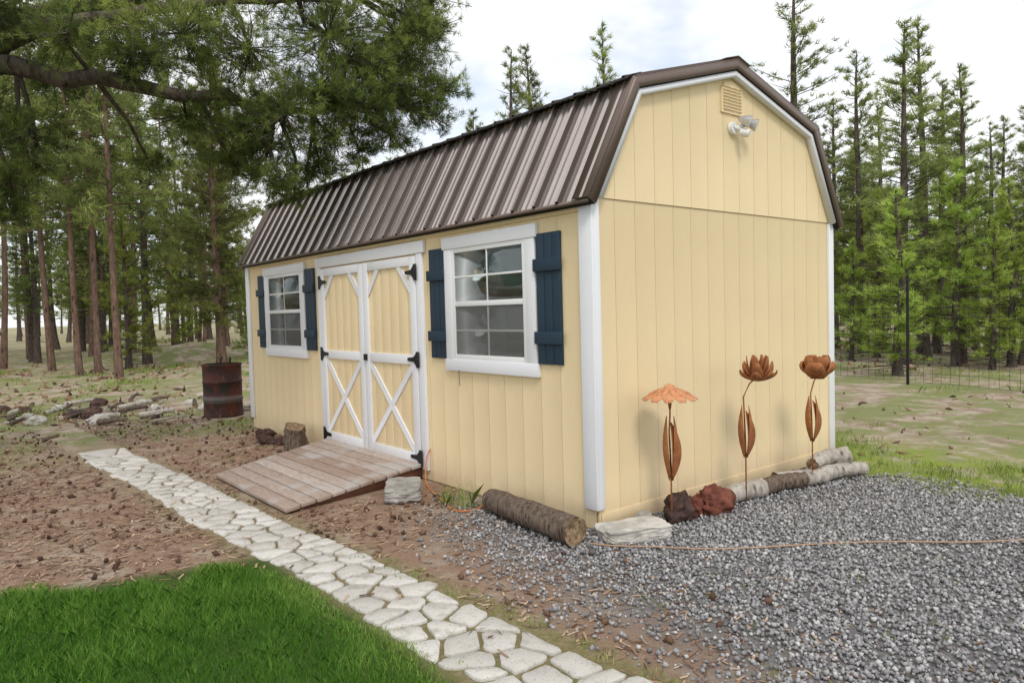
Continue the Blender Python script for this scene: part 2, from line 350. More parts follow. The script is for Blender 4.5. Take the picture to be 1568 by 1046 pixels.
# double doors
D0,D1=2.07,3.985; DM=3.025
mb=MB(); wb(mb,D0,D1,.12,1.945,.0125,.022); mb.obj('door_gap',[TANT],shed)
mb=MB()
for a,c in ((D0+.005,DM-.006),(DM+.006,D1-.005)):
    u=a
    for i in range(6):
        w=(c-a)/6; wb(mb,u+.003,u+w-.003,.125,1.94,.022,.031); u+=w
mb.obj('door_panels',[TAN],shed,bevel=.002)
mb=MB(); SW=.088
for a,c in ((D0+.005,DM-.006),(DM+.006,D1-.005)):
    wb(mb,a,a+SW,.125,1.94,.0315,.05); wb(mb,c-SW,c,.125,1.94,.0315,.05)
    for z0,z1 in ((.125,.225),(1.0,1.085),(1.86,1.94)): wb(mb,a+SW+.001,c-SW-.001,z0,z1,.0315,.049)
    ia,ic=a+SW,c-SW
    diag(mb,(ia,.235),(ic,.99),.052,.0315,.046); diag(mb,(ic,.235),(ia,.99),.052,.0315,.0445)
    diag(mb,(ia-.01,1.64),(ia+.20,1.87),.05,.0315,.046); diag(mb,(ic+.01,1.64),(ic-.20,1.87),.05,.0315,.046)
mb.obj('door_frames',[WHITE],shed,bevel=.002)
mb=MB(); wb(mb,1.975,D0-.004,.09,1.955,.0125,.04); wb(mb,D1+.004,4.07,.09,1.955,.0125,.04); wb(mb,1.94,4.10,1.957,2.06,.0125,.045)
mb.obj('door_casing',[WHITE],shed,bevel=.003)
mb=MB()
for z in (1.80,1.045,.19):
    for a,s_ in ((D0,1),(D1,-1)):
        V=lambda y,zz:(a+s_*y,zz)
        wb(mb,min(a-s_*.03,a+s_*.015),max(a-s_*.03,a+s_*.015),z-.07,z+.07,.0505,.058)
        extr(mb,[V(.01,z-.055),V(.05,z-.02),V(.15,z-.012),V(.15,z+.012),V(.05,z+.02),V(.01,z+.055)],lambda p_,q_,k:(-.0505-.008*k,p_,q_))
wb(mb,DM-.055,DM-.015,1.01,1.07,.0505,.075)
mb.obj('door_hinges',[BLACK],shed,bevel=.002)

def window(y0,y1,nm):
    z0,z1=1.07,1.95; e=empty(nm); e.parent=shed
    a,c=y0+.1,y1-.1
    mb=MB(); wb(mb,y0,a,z0+.001,z1-.001,.0125,.04); wb(mb,c,y1,z0+.001,z1-.001,.0125,.04)
    wb(mb,y0-.025,y1+.02,z1,z1+.095,.0125,.045); wb(mb,y0-.015,y1+.01,z0-.095,z0,.0125,.045); mb.obj('casing',[WHITE],e,bevel=.003)
    mb=MB()
    for q in ((a,a+.035,z0,z1),(c-.035,c,z0,z1),(a+.0355,c-.0355,z1-.035,z1),(a+.0355,c-.0355,z0,z0+.04)): wb(mb,*q,.0125,.036)
    mid=1.51; wb(mb,a+.0355,c-.0355,mid-.02,mid+.02,.0125,.034)
    ym=(a+c)/2
    for (u0,u1) in ((mid+.0205,z1-.0355),(z0+.0405,mid-.0205)):
        wb(mb,ym-.008,ym+.008,u0,u1,.0125,.0285); um=(u0+u1)/2
        wb(mb,a+.036,ym-.009,um-.008,um+.008,.0125,.0285); wb(mb,ym+.009,c-.036,um-.008,um+.008,.0125,.0285)
    mb.obj('sash',[VINYL],e,bevel=.0015)
    mb=MB(); z=z0+.04
    while z<z1-.04: mb.add([(-.013,a+.03,z),(-.013,c-.03,z),(-.0185,c-.03,z+.019),(-.0185,a+.03,z+.019)],[(0,1,2,3)]); z+=.0215
    mb.obj('blind_slats',[BLIND],e)
    mb=MB(); wb(mb,a+.036,c-.036,mid+.0205,z1-.0355,.0245,.0265); wb(mb,a+.036,c-.036,z0+.0405,mid-.0205,.0225,.0245); mb.obj('glass',[GLASS],e)
    mb=MB(); mb.add([(-.0295,a+.036,z0+.0405),(-.0295,c-.036,z0+.0405),(-.0295,c-.036,mid-.0205),(-.0295,a+.036,mid-.0205)],[(0,1,2,3)]); mb.obj('screen',[SCREEN],e)
    for sa,sc_,sn in ((y0-.255,y0-.012,'shutter'),(y1+.012,y1+.235,'shutter')):
        mb=MB(); w=(sc_-sa)/3
        for i in range(3): wb(mb,sa+i*w+.002,sa+(i+1)*w-.002,z0+.0,z1+.02,.0125,.034)
        for z in (1.25,1.75): wb(mb,sa-.012,sc_+.012,z-.04,z+.045,.0345,.056)
        mb.obj(sn,[NAVY],e,bevel=.003)
window(.52,1.635,'window'); window(4.43,5.63,'window.001')

# gable vent
mb=MB(); arc=[(1.525+.135*math.cos(t),3.06+.075*math.sin(t)) for t in np.linspace(0,math.pi,13)]
extr(mb,[(1.39,2.90),(1.66,2.90)]+[(a,c) for a,c in arc],lambda a,c,k:(a,-.0215-.014*k,c))
mb.obj('gable_vent_frame',[TAN],shed,bevel=.003)
mb=MB()
for i in range(8):
    z=2.918+i*.024
    for j in range(3): 
        x0=1.408+j*.08; mb.add([(x0,-.036,z),(x0+.073,-.036,z),(x0+.073,-.048,z+.004),(x0,-.048,z+.004),(x0,-.036,z+.016),(x0+.073,-.036,z+.016)],[(0,1,2,3),(3,2,5,4),(0,3,4),(1,5,2)])
mb.obj('gable_vent_louvers',[TAN],shed)
fl=empty('floodlight'); fl.parent=shed; fl.location=(1.53,-.024,2.79)
mb=MB(); mb.tube([(0,0,0),(0,-.03,0)],[.05,.045],20,0,caps=0); mb.tube([(0,-.03,0),(.03,-.07,.01),(.08,-.09,.02)],[.014]*3,8,0)
mb.tube([(0,-.03,-.0),(.04,-.08,-.02)],[.014]*2,8,0); mb.tube([(.03,-.06,-.035),(.055,-.12,-.055)],[.032,.030],14,0,caps=0); mb.obj('base',[VINYL],fl,smooth=False)
mb=MB()
for dx,dz in ((.03,.045),(.12,.03)):
    c=Vector((dx,-.10,dz)); d=Vector((.45,-.75,-.35)).normalized()
    mb.tube([c-d*.045,c-d*.02,c+d*.035,c+d*.04],[.018,.030,.048,.05],16,0,caps=1)
mb.obj('lamp_heads',[SILV,VINYL],fl,smooth=False)

# ------------------------------------------------------------ ramp
rp=empty('wooden_ramp'); mb=MB(); nb_=10
b0=((-1.36,1.84),(-1.36,3.48)); t0=((-.03,2.06),(-.03,3.95)); zb,zt_=.045,.145
for i in range(nb_):
    f0=i/nb_+.005; f1=(i+1)/nb_-.005
    def P(f,s_,dz):
        a=Vector((*b0[s_],zb)).lerp(Vector((*t0[s_],zt_)),f); return (a.x,a.y,a.z+dz)
    e0,e1=random.uniform(-.014,.014),random.uniform(-.014,.014)
    V=[]
    for dz in (-.03,0):
        for f,s_ in ((f0,0),(f1,0),(f1,1),(f0,1)):
            q=P(f,s_,dz); V.append((q[0],q[1]+(e0 if s_==0 else e1),q[2]))
    mb.add(V,[(0,3,2,1),(4,5,6,7),(0,1,5,4),(1,2,6,5),(2,3,7,6),(3,0,4,7)],0,random.random())
mb.obj('deck_boards',[RAMPM],rp,bevel=.004)
mb=MB()
for s_,o_ in ((0,.03),(1,-.03)):
    a=Vector((*b0[s_],0)); c=Vector((*t0[s_],0)); w=Vector((0,.035*(1 if s_==0 else -1),0)); a.y+=o_;c.y+=o_
    a2=a.lerp(c,.03)
    V=[a2,c,c+Vector((0,0,zt_-.034)),a2+Vector((0,0,zb-.034))]; V=[v+Vector((0,0,.002)) for v in V]
    mb.add([tuple(v) for v in V]+[tuple(v+w) for v in V],[(0,1,2,3),(7,6,5,4),(0,4,5,1),(1,5,6,2),(2,6,7,3),(3,7,4,0)])
mb.obj('side_stringers',[SKIRT],rp)

# ------------------------------------------------------------ rocks, logs
def rock(name,loc,size,mat,seed,amp=.25,flat=False,rot=0,boxy=0):
    import bmesh
    bm=bmesh.new(); bmesh.ops.create_icosphere(bm,subdivisions=4,radius=1)
    from mathutils import noise as mn
    for v in bm.verts:
        c=v.co.copy()
        if boxy:
            m_=max(abs(c.x),abs(c.y),abs(c.z)); c=c.lerp(c/m_,boxy)
        d=1+amp*mn.noise(c*1.3+Vector((seed,0,0)))+amp*.6*mn.noise(c*3.1+Vector((0,seed,0)))+amp*.35*mn.noise(c*8+Vector((0,seed,0)))
        v.co=Vector((c.x*d*size[0],c.y*d*size[1],c.z*d*size[2]))
    me=bpy.data.meshes.new(name); bm.to_mesh(me); bm.free(); me.materials.append(mat)
    for p_ in me.polygons: p_.use_smooth=(boxy==0)
    o=bpy.data.objects.new(name,me); o.location=loc; o.rotation_euler=(0,0,rot); col.objects.link(o); return o
rock('flat_pale_rock',(.06,-.25,.04),(.22,.12,.05),CONC,3,.10,rot=-.35,boxy=.9)
rock('small_pale_rock',(.30,-.12,.04),(.09,.06,.05),CONG,31,.2,rot=.3)
rock('dark_lava_rock',(.53,-.23,.085),(.105,.09,.10),LAVAD,5,.5)
rock('red_lava_rock',(.88,-.25,.075),(.16,.11,.09),LAVAR,8,.55)
rock('red_lava_rock',(.73,-.22,.06),(.08,.07,.07),LAVAR,9,.5)
rock('concrete_block',(-.46,1.68,.055),(.23,.14,.06),CONG,12,.10,rot=1.0,boxy=.85)
for i,(x,y,s_) in enumerate(((-.2,5.35,.09),(-.3,5.1,.07),(-.35,4.9,.08),(-.25,4.75,.07),(-.15,5.6,.06))): rock('dark_rock',(x,y,s_*.4),(s_*1.2,s_,s_*.7),LAVAD,20+i,.4)
rock('blue_glass_stone',(-.36,-.30,.02),(.022,.022,.02),NAVY,2,.05)
def log(name,p,q,r0,r1,mat,bend=.02,n=18,jit=.06,end=ENDW):
    mb=MB(); p=Vector(p);q=Vector(q);P=[];R=[]
    k=12; side=Vector((random.uniform(-1,1),random.uniform(-1,1),.3))*bend
    for i in range(k+1):
        t=i/k; P.append(p.lerp(q,t)-p+side*math.sin(t*math.pi)); R.append((r0+(r1-r0)*t)*(1+random.uniform(-.04,.04)))
    mb.tube(P,R,n,0,caps=1,jit=jit); o=mb.obj(name,[mat,end],loc=tuple(p)); return o
log('bark_log',(-.21,.86,.088),(-.33,-.13,.095),.08,.092,BARKG)
log('weathered_log',(1.08,-.25,.07),(1.45,-.29,.075),.062,.072,BARKW)
log('weathered_log',(1.50,-.27,.065),(1.93,-.36,.07),.065,.06,BARKG,end=BARKW)
log('weathered_log',(1.72,-.24,.07),(2.14,-.42,.065),.07,.055,BARKW)
log('driftwood_log',(2.05,-.38,.06),(2.60,-.52,.07),.065,.05,BARKW,.05,jit=.12)
log('driftwood_log',(2.12,-.33,.15),(2.50,-.42,.17),.05,.075,BARKW,.05,jit=.16)
log('wood_stump',(-.19,4.40,0),(-.20,4.41,.25),.12,.11,BARKG)
log('wood_stump',(-.32,4.20,0),(-.31,4.19,.26),.10,.095,BARKG)
dp=empty('firewood_pile')
for i in range(46):
    x=random.gauss(-1.7,1.0); y=9.4+random.gauss(0,1.0); a=random.uniform(-1.5,1.5); l=random.uniform(.12,.5); r=random.uniform(.015,.05)
    o=log('piece',(x,y,r),(x+l*math.cos(a),y+l*math.sin(a),r+random.uniform(0,.08)),r,r*.7,random.choice([BARKW,BARKG,BARKD,BARKW]),jit=.15,n=9); o.parent=dp
for i in range(22):
    r_=random.uniform(.04,.12); o=rock('stone',(random.gauss(-1.0,.9),9.3+random.gauss(0,.9),r_*.4),(r_*1.3,r_,r_*.7),CONC if i%2 else LAVAD,40+i,.3,rot=i); o.parent=dp

# barrel
mb=MB(); bz=[(0,.275),(.02,.285),(.04,.275),(.24,.273),(.255,.287),(.27,.273),(.50,.273),(.515,.287),(.53,.273),(.75,.275),(.765,.287),(.78,.28),(.78,.262),(.6,.262),(.2,.262)]
mb.tube([(0,0,.0+z_+1e-4*i) for i,(z_,r) in enumerate(bz[:12])],[r for z_,r in bz[:12]],36,0)
mb2=bz[11:]; V=[];n=36
for z_,r in mb2:
    for k in range(n): V.append((r*math.cos(2*math.pi*k/n),r*math.sin(2*math.pi*k/n),z_))
mb.add(V,[(i*n+k,(i+1)*n+k,(i+1)*n+(k+1)%n,i*n+(k+1)%n) for i in range(len(mb2)-1) for k in range(n)],1)
mb.add([(.262*math.cos(2*math.pi*k/n),.262*math.sin(2*math.pi*k/n),.45) for k in range(n)],[tuple(range(n))],1)
mb.tube([(.1,.05,.5),(.16,.1,.86)],[.02,.015],6,1); mb.tube([(-.1,.0,.5),(.05,.12,.88)],[.015,.012],6,1)
mb.obj('burn_barrel',[BARREL,m_bark('char',(.02,.015,.012),(.05,.04,.03))],loc=(.08,7.8,0))

# ------------------------------------------------------------ metal flowers
def petal(mb,c,az,prof,width,cup=0,mat=0,nu=7,nv=5,tilt=0):
    V=[];F=[]; d=Vector((math.cos(az),math.sin(az),0)); s_=Vector((-math.sin(az),math.cos(az),0))
    for i in range(nu+1):
        t=i/nu; r,z=prof(t); w=width(t)
        for j in range(nv):
            q=(j/(nv-1)*2-1); pt=Vector(c)+d*(r-cup*q*q*w)+s_*q*w+Vector((0,0,z)); V.append(tuple(pt))
    for i in range(nu):
        for j in range(nv-1): F.append((i*nv+j,i*nv+j+1,(i+1)*nv+j+1,(i+1)*nv+j))
    mb.add(V,F,mat)
def flower(base,head,kind,leafz):
    e=empty('metal_flower',base); mb=MB()
    hx,hy,hz=head
    mb.tube([(0,0,-.02),(0,0,hz*.45),(-.012,.0,hz*.72),(-.02 if kind else 0,0,hz*.84),(hx*.35,hy*.35,hz*.94),(hx,hy,hz)],[.0055]*6,8,0)
    az0=2.3
    for a in (az0+.25,az0+math.pi-.25):
        petal(mb,(0,0,leafz[0]),a,lambda t:(.014+.032*math.sin(t*math.pi)+.012*t,(leafz[1]-leafz[0])*t),lambda t:.003+.042*math.sin(min(1,t*1.02)**.8*math.pi)**.8 if t<.97 else .003,.5,0,10,5)
    petal(mb,(0,0,leafz[0]),-1.6,lambda t:(.006+.03*math.sin(t*math.pi),(leafz[1]-leafz[0])*.9*t),lambda t:.003+.042*abs(math.sin(t*math.pi))**.8,-.4,0,10,5)
    o=mb.obj('stem_and_leaves',[RUST],e,smooth=True); so=o.modifiers.new('s','SOLIDIFY'); so.thickness=.003
    mb=MB(); c=(hx,hy,hz)
    if kind==0:
        for k in range(12): petal(mb,c,k*math.pi/6+.1,lambda t:(.03+.15*t,.035-.075*t**1.5),lambda t:.012+.034*math.sin(min(t*.92+.08,1)*math.pi*.90),0,0)
        mb.tube([(hx,hy,hz-.01),(hx,hy,hz+.03),(hx,hy,hz+.055),(hx,hy,hz+.065)],[.05,.048,.03,.004],16,0)
        mb.tube([(hx,hy,hz-.10),(hx,hy,hz-.07),(hx,hy,hz)],[.008,.012,.012],8,1)
    elif kind==1:
        for ring,(n_,r,zz,w) in enumerate(((7,.125,.06,.042),(6,.105,.12,.042),(5,.07,.165,.036),(4,.035,.17,.022))):
            for k in range(n_): petal(mb,c,k*2*math.pi/n_+ring*.5,lambda t:(.01+r*math.sin(t*math.pi*.55),-.04+zz*t**1.6+.02*t),lambda t:.003+w*math.sin(min(1,t*.93+.05)*math.pi)**.8,.25,0)
    else:
        for ring,(n_,r,zz,w) in enumerate(((4,.125,.135,.070),(4,.095,.18,.065))):
            for k in range(n_): petal(mb,c,k*2*math.pi/n_+ring*.78+.3,lambda t:(.01+r*math.sin(t*math.pi*.66),zz*t**1.1-.03),lambda t:.008+w*math.sin(min(1,t*.82+.10)*math.pi)**.5,.5,0)
    o=mb.obj('bloom',[RUSTL if kind==0 else RUST,RUST],e,smooth=True); so=o.modifiers.new('s','SOLIDIFY'); so.thickness=.003
flower((.427,-.262,0),(0,0,.875),0,(.30,.73))
flower((1.215,-.311,0),(.075,-.06,.93),1,(.34,.72))
flower((2.0,-.395,0),(.04,-.025,.88),2,(.36,.72))

def cord(name,P,r,mat):
    c=bpy.data.curves.new(name,'CURVE'); c.dimensions='3D'; c.bevel_depth=r; s_=c.splines.new('NURBS'); s_.points.add(len(P)-1)
    for i,q in enumerate(P): s_.points[i].co=(*q,1)
    s_.use_endpoint_u=True; s_.order_u=4; c.materials.append(mat); o=bpy.data.objects.new(name,c); col.objects.link(o)
cord('extension_cord',[(-.02,1.96,.28),(-.07,1.96,.22),(-.08,1.95,.05),(-.15,1.85,.012),(-.30,1.45,.012),(-.36,1.2,.012),(-.45,1.05,.012),(-.35,.9,.012),(-.15,.95,.03),(-.1,1.1,.02)],.005,CORD)
cord('ground_cord',[(-.27,-.22,.03),(-.2,-.33,.02),(-.03,-.47,.022),(.15,-.75,.018),(.50,-1.0,.022),(.8,-1.18,.017),(1.12,-1.47,.022),(1.36,-1.75,.018),(1.62,-1.9,.022),(2.2,-2.4,.02)],.0045,HOSE)
cord('latch_chain',[(-.05,1.45,.985),(-.052,1.45,.93),(-.053,1.44,.86)],.0025,BLACK)

# ------------------------------------------------------------ flagstone path
def clip(poly,nx,ny,d):
    out=[]
    for i in range(len(poly)):
        a=poly[i];c=poly[(i+1)%len(poly)]; da=a[0]*nx+a[1]*ny-d; dc=c[0]*nx+c[1]*ny-d
        if da<=0: out.append(a)
        if (da<0)!=(dc<0) and da!=dc:
            t=da/(da-dc); out.append((a[0]+(c[0]-a[0])*t,a[1]+(c[1]-a[1])*t))
    return out
pts=[]; sp=.158
for i in range(56):
    nc=3 if i%3 else 2
    for j in range(nc): pts.append(((j+.5)/nc*.46+random.uniform(-.06,.06),i*sp+random.uniform(-.06,.06)))
mb=MB()
for i,(a,c) in enumerate(pts):
    e=.0085+random.uniform(0,.006)
    poly=[(random.uniform(-.03,.035),c-.4),(.46+random.uniform(-.035,.03),c-.4),(.46+random.uniform(-.035,.03),c+.4),(random.uniform(-.03,.035),c+.4)]
    for k,(a2,c2) in enumerate(pts):
        if k==i or abs(c2-c)>.7: continue
        dx,dy=a2-a,c2-c; l=math.hypot(dx,dy)
        if l<.06: continue
        nx,ny=dx/l,dy/l
        poly=clip(poly,nx,ny,(a*nx+c*ny)+l/2-e)
        if len(poly)<3: break
    if len(poly)<3: continue
    P2=[]
    for q in range(len(poly)):
        p0=poly[q];p1=poly[(q+1)%len(poly)]
        if math.hypot(p1[0]-p0[0],p1[1]-p0[1])<.012: P2.append(((p0[0]+p1[0])/2,(p0[1]+p1[1])/2)); continue
        for f_ in (.12,.36,.64,.88): P2.append((p0[0]*(1-f_)+p1[0]*f_+random.uniform(-.0045,.0045),p0[1]*(1-f_)+p1[1]*f_+random.uniform(-.0045,.0045)))
    cx_=sum(p_[0] for p_ in P2)/len(P2); cy_=sum(p_[1] for p_ in P2)/len(P2); n=len(P2)
    z=.013+random.uniform(-.002,.003); tx,ty=random.uniform(-.02,.02),random.uniform(-.02,.02)
    def mp(u,v,s_,zz):
        u=cx_+(u-cx_)*s_; v=cy_+(v-cy_)*s_; y=-3.2+v; x=-1.56-.054*y-.23+u+.02*math.sin(v*2.1)
        return (x,y,max(-.01,zz+(tx*(u-cx_)+ty*(v-cy_) if zz>0 else 0)))
    V=[mp(*q,1,-.01) for q in P2]+[mp(*q,1,z-.004) for q in P2]+[mp(*q,.95,z) for q in P2]+[mp(cx_,cy_,1,z+.001)]
    F=[(k,(k+1)%n,n+(k+1)%n,n+k) for k in range(n)]+[(n+k,n+(k+1)%n,2*n+(k+1)%n,2*n+k) for k in range(n)]+[(2*n+k,2*n+(k+1)%n,3*n) for k in range(n)]
    mb.add(V,F,0,random.random())
mb.obj('flagstone_path',[STONE])

# ------------------------------------------------------------ scatter
def rotm(n):
    q=rng.normal(size=(n,4)); q/=np.linalg.norm(q,axis=1)[:,None]; w,x,y,z=q.T
    return np.stack([np.stack([1-2*(y*y+z*z),2*(x*y-z*w),2*(x*z+y*w)],-1),np.stack([2*(x*y+z*w),1-2*(x*x+z*z),2*(y*z-x*w)],-1),np.stack([2*(x*z-y*w),2*(y*z+x*w),1-2*(x*x+y*y)],-1)],1)
OCT=np.array([(1,0,0),(-1,0,0),(0,1,0),(0,-1,0),(0,0,1),(0,0,-1)],float); OF=[(0,2,4),(2,1,4),(1,3,4),(3,0,4),(2,0,5),(1,2,5),(3,1,5),(0,3,5)]
CUB=np.array([(x,y,z) for x in(-1,1) for y in(-1,1) for z in(-1,1)],float)*.62; CF=[(0,1,3,2),(4,6,7,5),(0,4,5,1),(2,3,7,6),(0,2,6,4),(1,5,7,3)]
def vnoise(x,y,s,seed=0):
    r=np.random.default_rng(seed); ph=r.uniform(0,6.28,8); an=r.uniform(0,6.28,8); f=s*r.uniform(.6,1.8,8)
    return sum(np.sin((x*np.cos(a)+y*np.sin(a))*k+p_) for a,k,p_ in zip(an,f,ph))/4
def smooth(v,a,b): t=np.clip((v-a)/(b-a),0,1); return t*t*(3-2*t)
n=75000; x=rng.uniform(-1.5,3.2,n); y=rng.uniform(-3.2,1.8,n)
wb_=vnoise(x,y,3,1)*.22
d=smooth(x-.13*y+wb_,-1.15,-.15)*smooth(y+wb_,1.5,.3)*smooth(x+wb_,2.9,2.3)
d*=.72+.28*smooth(vnoise(x,y,4,21),-.6,.4)
inside=(x>-.02)&(y>-.02)
keep=(rng.random(n)<d)&~inside&(np.abs(x+.054*y+1.56)>.28); x,y=x[keep],y[keep]; n=len(x)
r=rng.uniform(.006,.0135,n)*rng.choice([1,1,1.3],n)
h=n//2
mb=MB()
def inst_scatter(mb,B,F,x,y,z,r,tint,sq=(1,.8,.6),jit=.25,mat=0):
    n=len(x); b_=B[None]*(1+rng.uniform(-jit,jit,(n,len(B),3)))*np.array(sq); R_=rotm(n)
    C=np.einsum('nij,nkj->nki',R_,b_)*r[:,None,None]+np.stack([x,y,z],-1)[:,None,:]; mb.inst(B,F,C,mat,tint)
inst_scatter(mb,OCT*1.15,OF,x[:h],y[:h],r[:h]*rng.uniform(.2,1.2,h),r[:h],rng.random(h))
inst_scatter(mb,CUB,CF,x[h:],y[h:],r[h:]*rng.uniform(.2,1.2,n-h),r[h:],rng.random(n-h),(1,.85,.65),.3)
mb.obj('gravel',[GRAV])
n=42000; x=rng.uniform(-4.5,.2,n); y=rng.uniform(-2.6,8.5,n)
lawn_y=lambda x:np.interp(x,[-5,-3.08,-2.91,-2.68,-2.48,-2.35,-2.18,-1.99,-1.86,-1.8],[1.9,1.52,1.42,1.14,1.15,.89,1.13,1.03,.76,.3])
dd=(.35+.65*smooth(vnoise(x,y,2.5,5),-.6,.5))*np.where(y<.5,.4,1)
keep=(rng.random(n)<dd)&~((x>0)&(y>0))&~((x<-1.8)&(y<lawn_y(x)))&~((x>-1.36)&(x<0)&(y>1.9)&(y<3.7)); onp=np.abs(x+.054*y+1.56)<.25
keep&=~(onp&(rng.random(n)<.95)); x,y=x[keep],y[keep]; n=len(x)
zz=np.where(np.abs(x+.054*y+1.56)<.25,.018,.004)
a=rng.uniform(0,6.28,n); l=rng.uniform(.008,.04,n); w=rng.uniform(.0012,.006,n); dz=rng.uniform(0,.010,n)
dx,dy=np.cos(a)*l,np.sin(a)*l; px_,py_=-np.sin(a)*w,np.cos(a)*w
V=np.stack([np.stack([x-dx-px_,y-dy-py_,zz],-1),np.stack([x+dx-px_,y+dy-py_,zz+dz],-1),np.stack([x+dx+px_,y+dy+py_,zz+dz+.001],-1),np.stack([x-dx+px_,y-dy+py_,zz+.002],-1)],1)
mb=MB(); mb.soup(V,0,rng.random(n)**1.2)
n=1300; x=rng.uniform(-4.5,-.05,n); y=rng.uniform(-1.5,9,n); keep=~((x<-1.75)&(y<lawn_y(x)+.1))&~((x>-1.4)&(y>1.8)&(y<3.8))&(np.abs(x+.054*y+1.56)>.24)&(rng.random(n)<np.where(y<1,.35,1)); x,y=x[keep],y[keep]; n=len(x)
r=rng.uniform(.010,.026,n); inst_scatter(mb,OCT,OF,x,y,r*.6,r,rng.uniform(0,.3,n),(1.3,.85,.8),.3)
# twigs, cones and litter further out on the forest floor
n=5200; x=np.concatenate([rng.uniform(-8,3.5,n//2),rng.uniform(3.3,22,n//2)]); y=np.concatenate([rng.uniform(7,26,n//2),rng.uniform(-5,20,n//2)]); k=(rng.random(n)<smooth(vnoise(x,y,.8,31),-.6,.5)); x,y=x[k],y[k]; n=len(x)
r=rng.uniform(.015,.05,n)*np.clip(np.hypot(x+3.3,y+3.3)/12,.8,1.8); inst_scatter(mb,OCT,OF,x,y,r*.3,r,rng.uniform(0,.75,n),(1.8,.6,.4),.4)
mb.obj('pine_duff_and_cones',[DUFF])
def blades(mb,x,y,h,w,lean,tint,mat=0,z0=0):
    n=len(x); a=rng.uniform(0,6.28,n); b_=rng.uniform(0,6.28,n); ln=lean*rng.uniform(.2,1,n)*h
    wx,wy=np.cos(a)*w,np.sin(a)*w; lx,ly=np.cos(b_)*ln,np.sin(b_)*ln; z=np.zeros(n)+z0
    def q(sx,f,hf): return np.stack([x+wx*sx+lx*f,y+wy*sx+ly*f,z+h*hf],-1)
    V=np.stack([q(-1,0,0),q(1,0,0),q(.8,.3,.6),q(0,1,1),q(-.8,.3,.6)],1); mb.soup(V,mat,tint)
n=130000; x=rng.uniform(-4.6,-1.70,n); y=rng.uniform(-2.6,1.9,n)
dn=smooth(lawn_y(x)-y+vnoise(x,y,16,3)*.07,-.05,.16)*smooth(-1.79-x+vnoise(x,y,11,4)*.06,-.08,.14)*np.where(x<-3.5,.5,1)
keep=rng.random(n)<dn; x,y=x[keep],y[keep]; n=len(x)
pat=smooth(vnoise(x,y,5,8),-.8,.8); pat2=smooth(vnoise(x,y,13,18),-.8,.8); hh=rng.uniform(.022,.06,n)*(.5+.5*pat+.4*pat2); edge=smooth(-1.79-x,0,.3)*smooth(lawn_y(x)-y,0,.2)
mb=MB(); blades(mb,x,y,hh*(.6+.4*edge),rng.uniform(.0011,.0022,n),1.0,np.clip(rng.random(n)*.6+pat*.22+pat2*.2+(1-edge)*.35-.05,0,1)); mb.obj('lawn_grass',[LAWNM])
mb=MB()
def tufts(n,xr,yr,dens,hr,nb,rad=.06,tr=(0,1)):
    x=rng.uniform(*xr,n); y=rng.uniform(*yr,n); k=rng.random(n)<dens(x,y); k&=~((x>-.15)&(x<W+.05)&(y>-.1)&(y<L+.1)); x,y=x[k],y[k]
    r=rad*rng.uniform(.5,1.4,len(x)); hb=rng.uniform(*hr,len(x)); tb=rng.uniform(*tr,len(x))
    X_=np.repeat(x,nb)+rng.normal(size=len(x)*nb)*np.repeat(r,nb); Y_=np.repeat(y,nb)+rng.normal(size=len(x)*nb)*np.repeat(r,nb)
    sc=np.clip(np.hypot(X_+3.3,Y_+3.3)/6,1,4)
    blades(mb,X_,Y_,np.repeat(hb,nb)*rng.uniform(.5,1.1,len(X_)),.0016*sc,.7,np.clip(np.repeat(tb,nb)+rng.uniform(-.2,.2,len(X_)),0,1))
tufts(1500,(2.2,5.2),(-3,2.5),lambda x,y:smooth(vnoise(x,y,1.5,11)+.8*smooth(x,2.2,3)*smooth(x,5.0,3.6),.0,.6)*smooth(x,2.2,2.8),(.03,.07),24,.07,(.1,.7))
tufts(1300,(4.5,26),(-6,24),lambda x,y:smooth(vnoise(x,y,.7,12),-.1,.6),(.06,.16),24,.18,(.1,.8))
tufts(1900,(-8,3.5),(6.4,24),lambda x,y:smooth(vnoise(x,y,.9,13),-.1,.6),(.05,.13),24,.16,(.1,.8))
tufts(160,(-4,-.1),(.8,6.5),lambda x,y:(smooth(vnoise(x,y,2,14),.1,.7))*(~((x>-1.4)&(y>1.8)&(y<3.9)))*(np.abs(x+.054*y+1.56)>.22),(.02,.05),16,.04,(0,.5))
tufts(240,(-1.95,-1.1),(-2.2,.8),lambda x,y:(np.abs(np.abs(x+.054*y+1.56)-.27)<.07)*1.,(.015,.035),16,.03,(.1,.9))
tufts(60,(-1.0,1.4),(-2.6,-.9),lambda x,y:.5+0*x,(.02,.05),10,.03,(.2,.8))
tufts(8,(-.35,-.2),(1.0,1.35),lambda x,y:1+0*x,(.12,.22),14,.04,(.1,.6))
mb.obj('wild_grass',[DRYG])

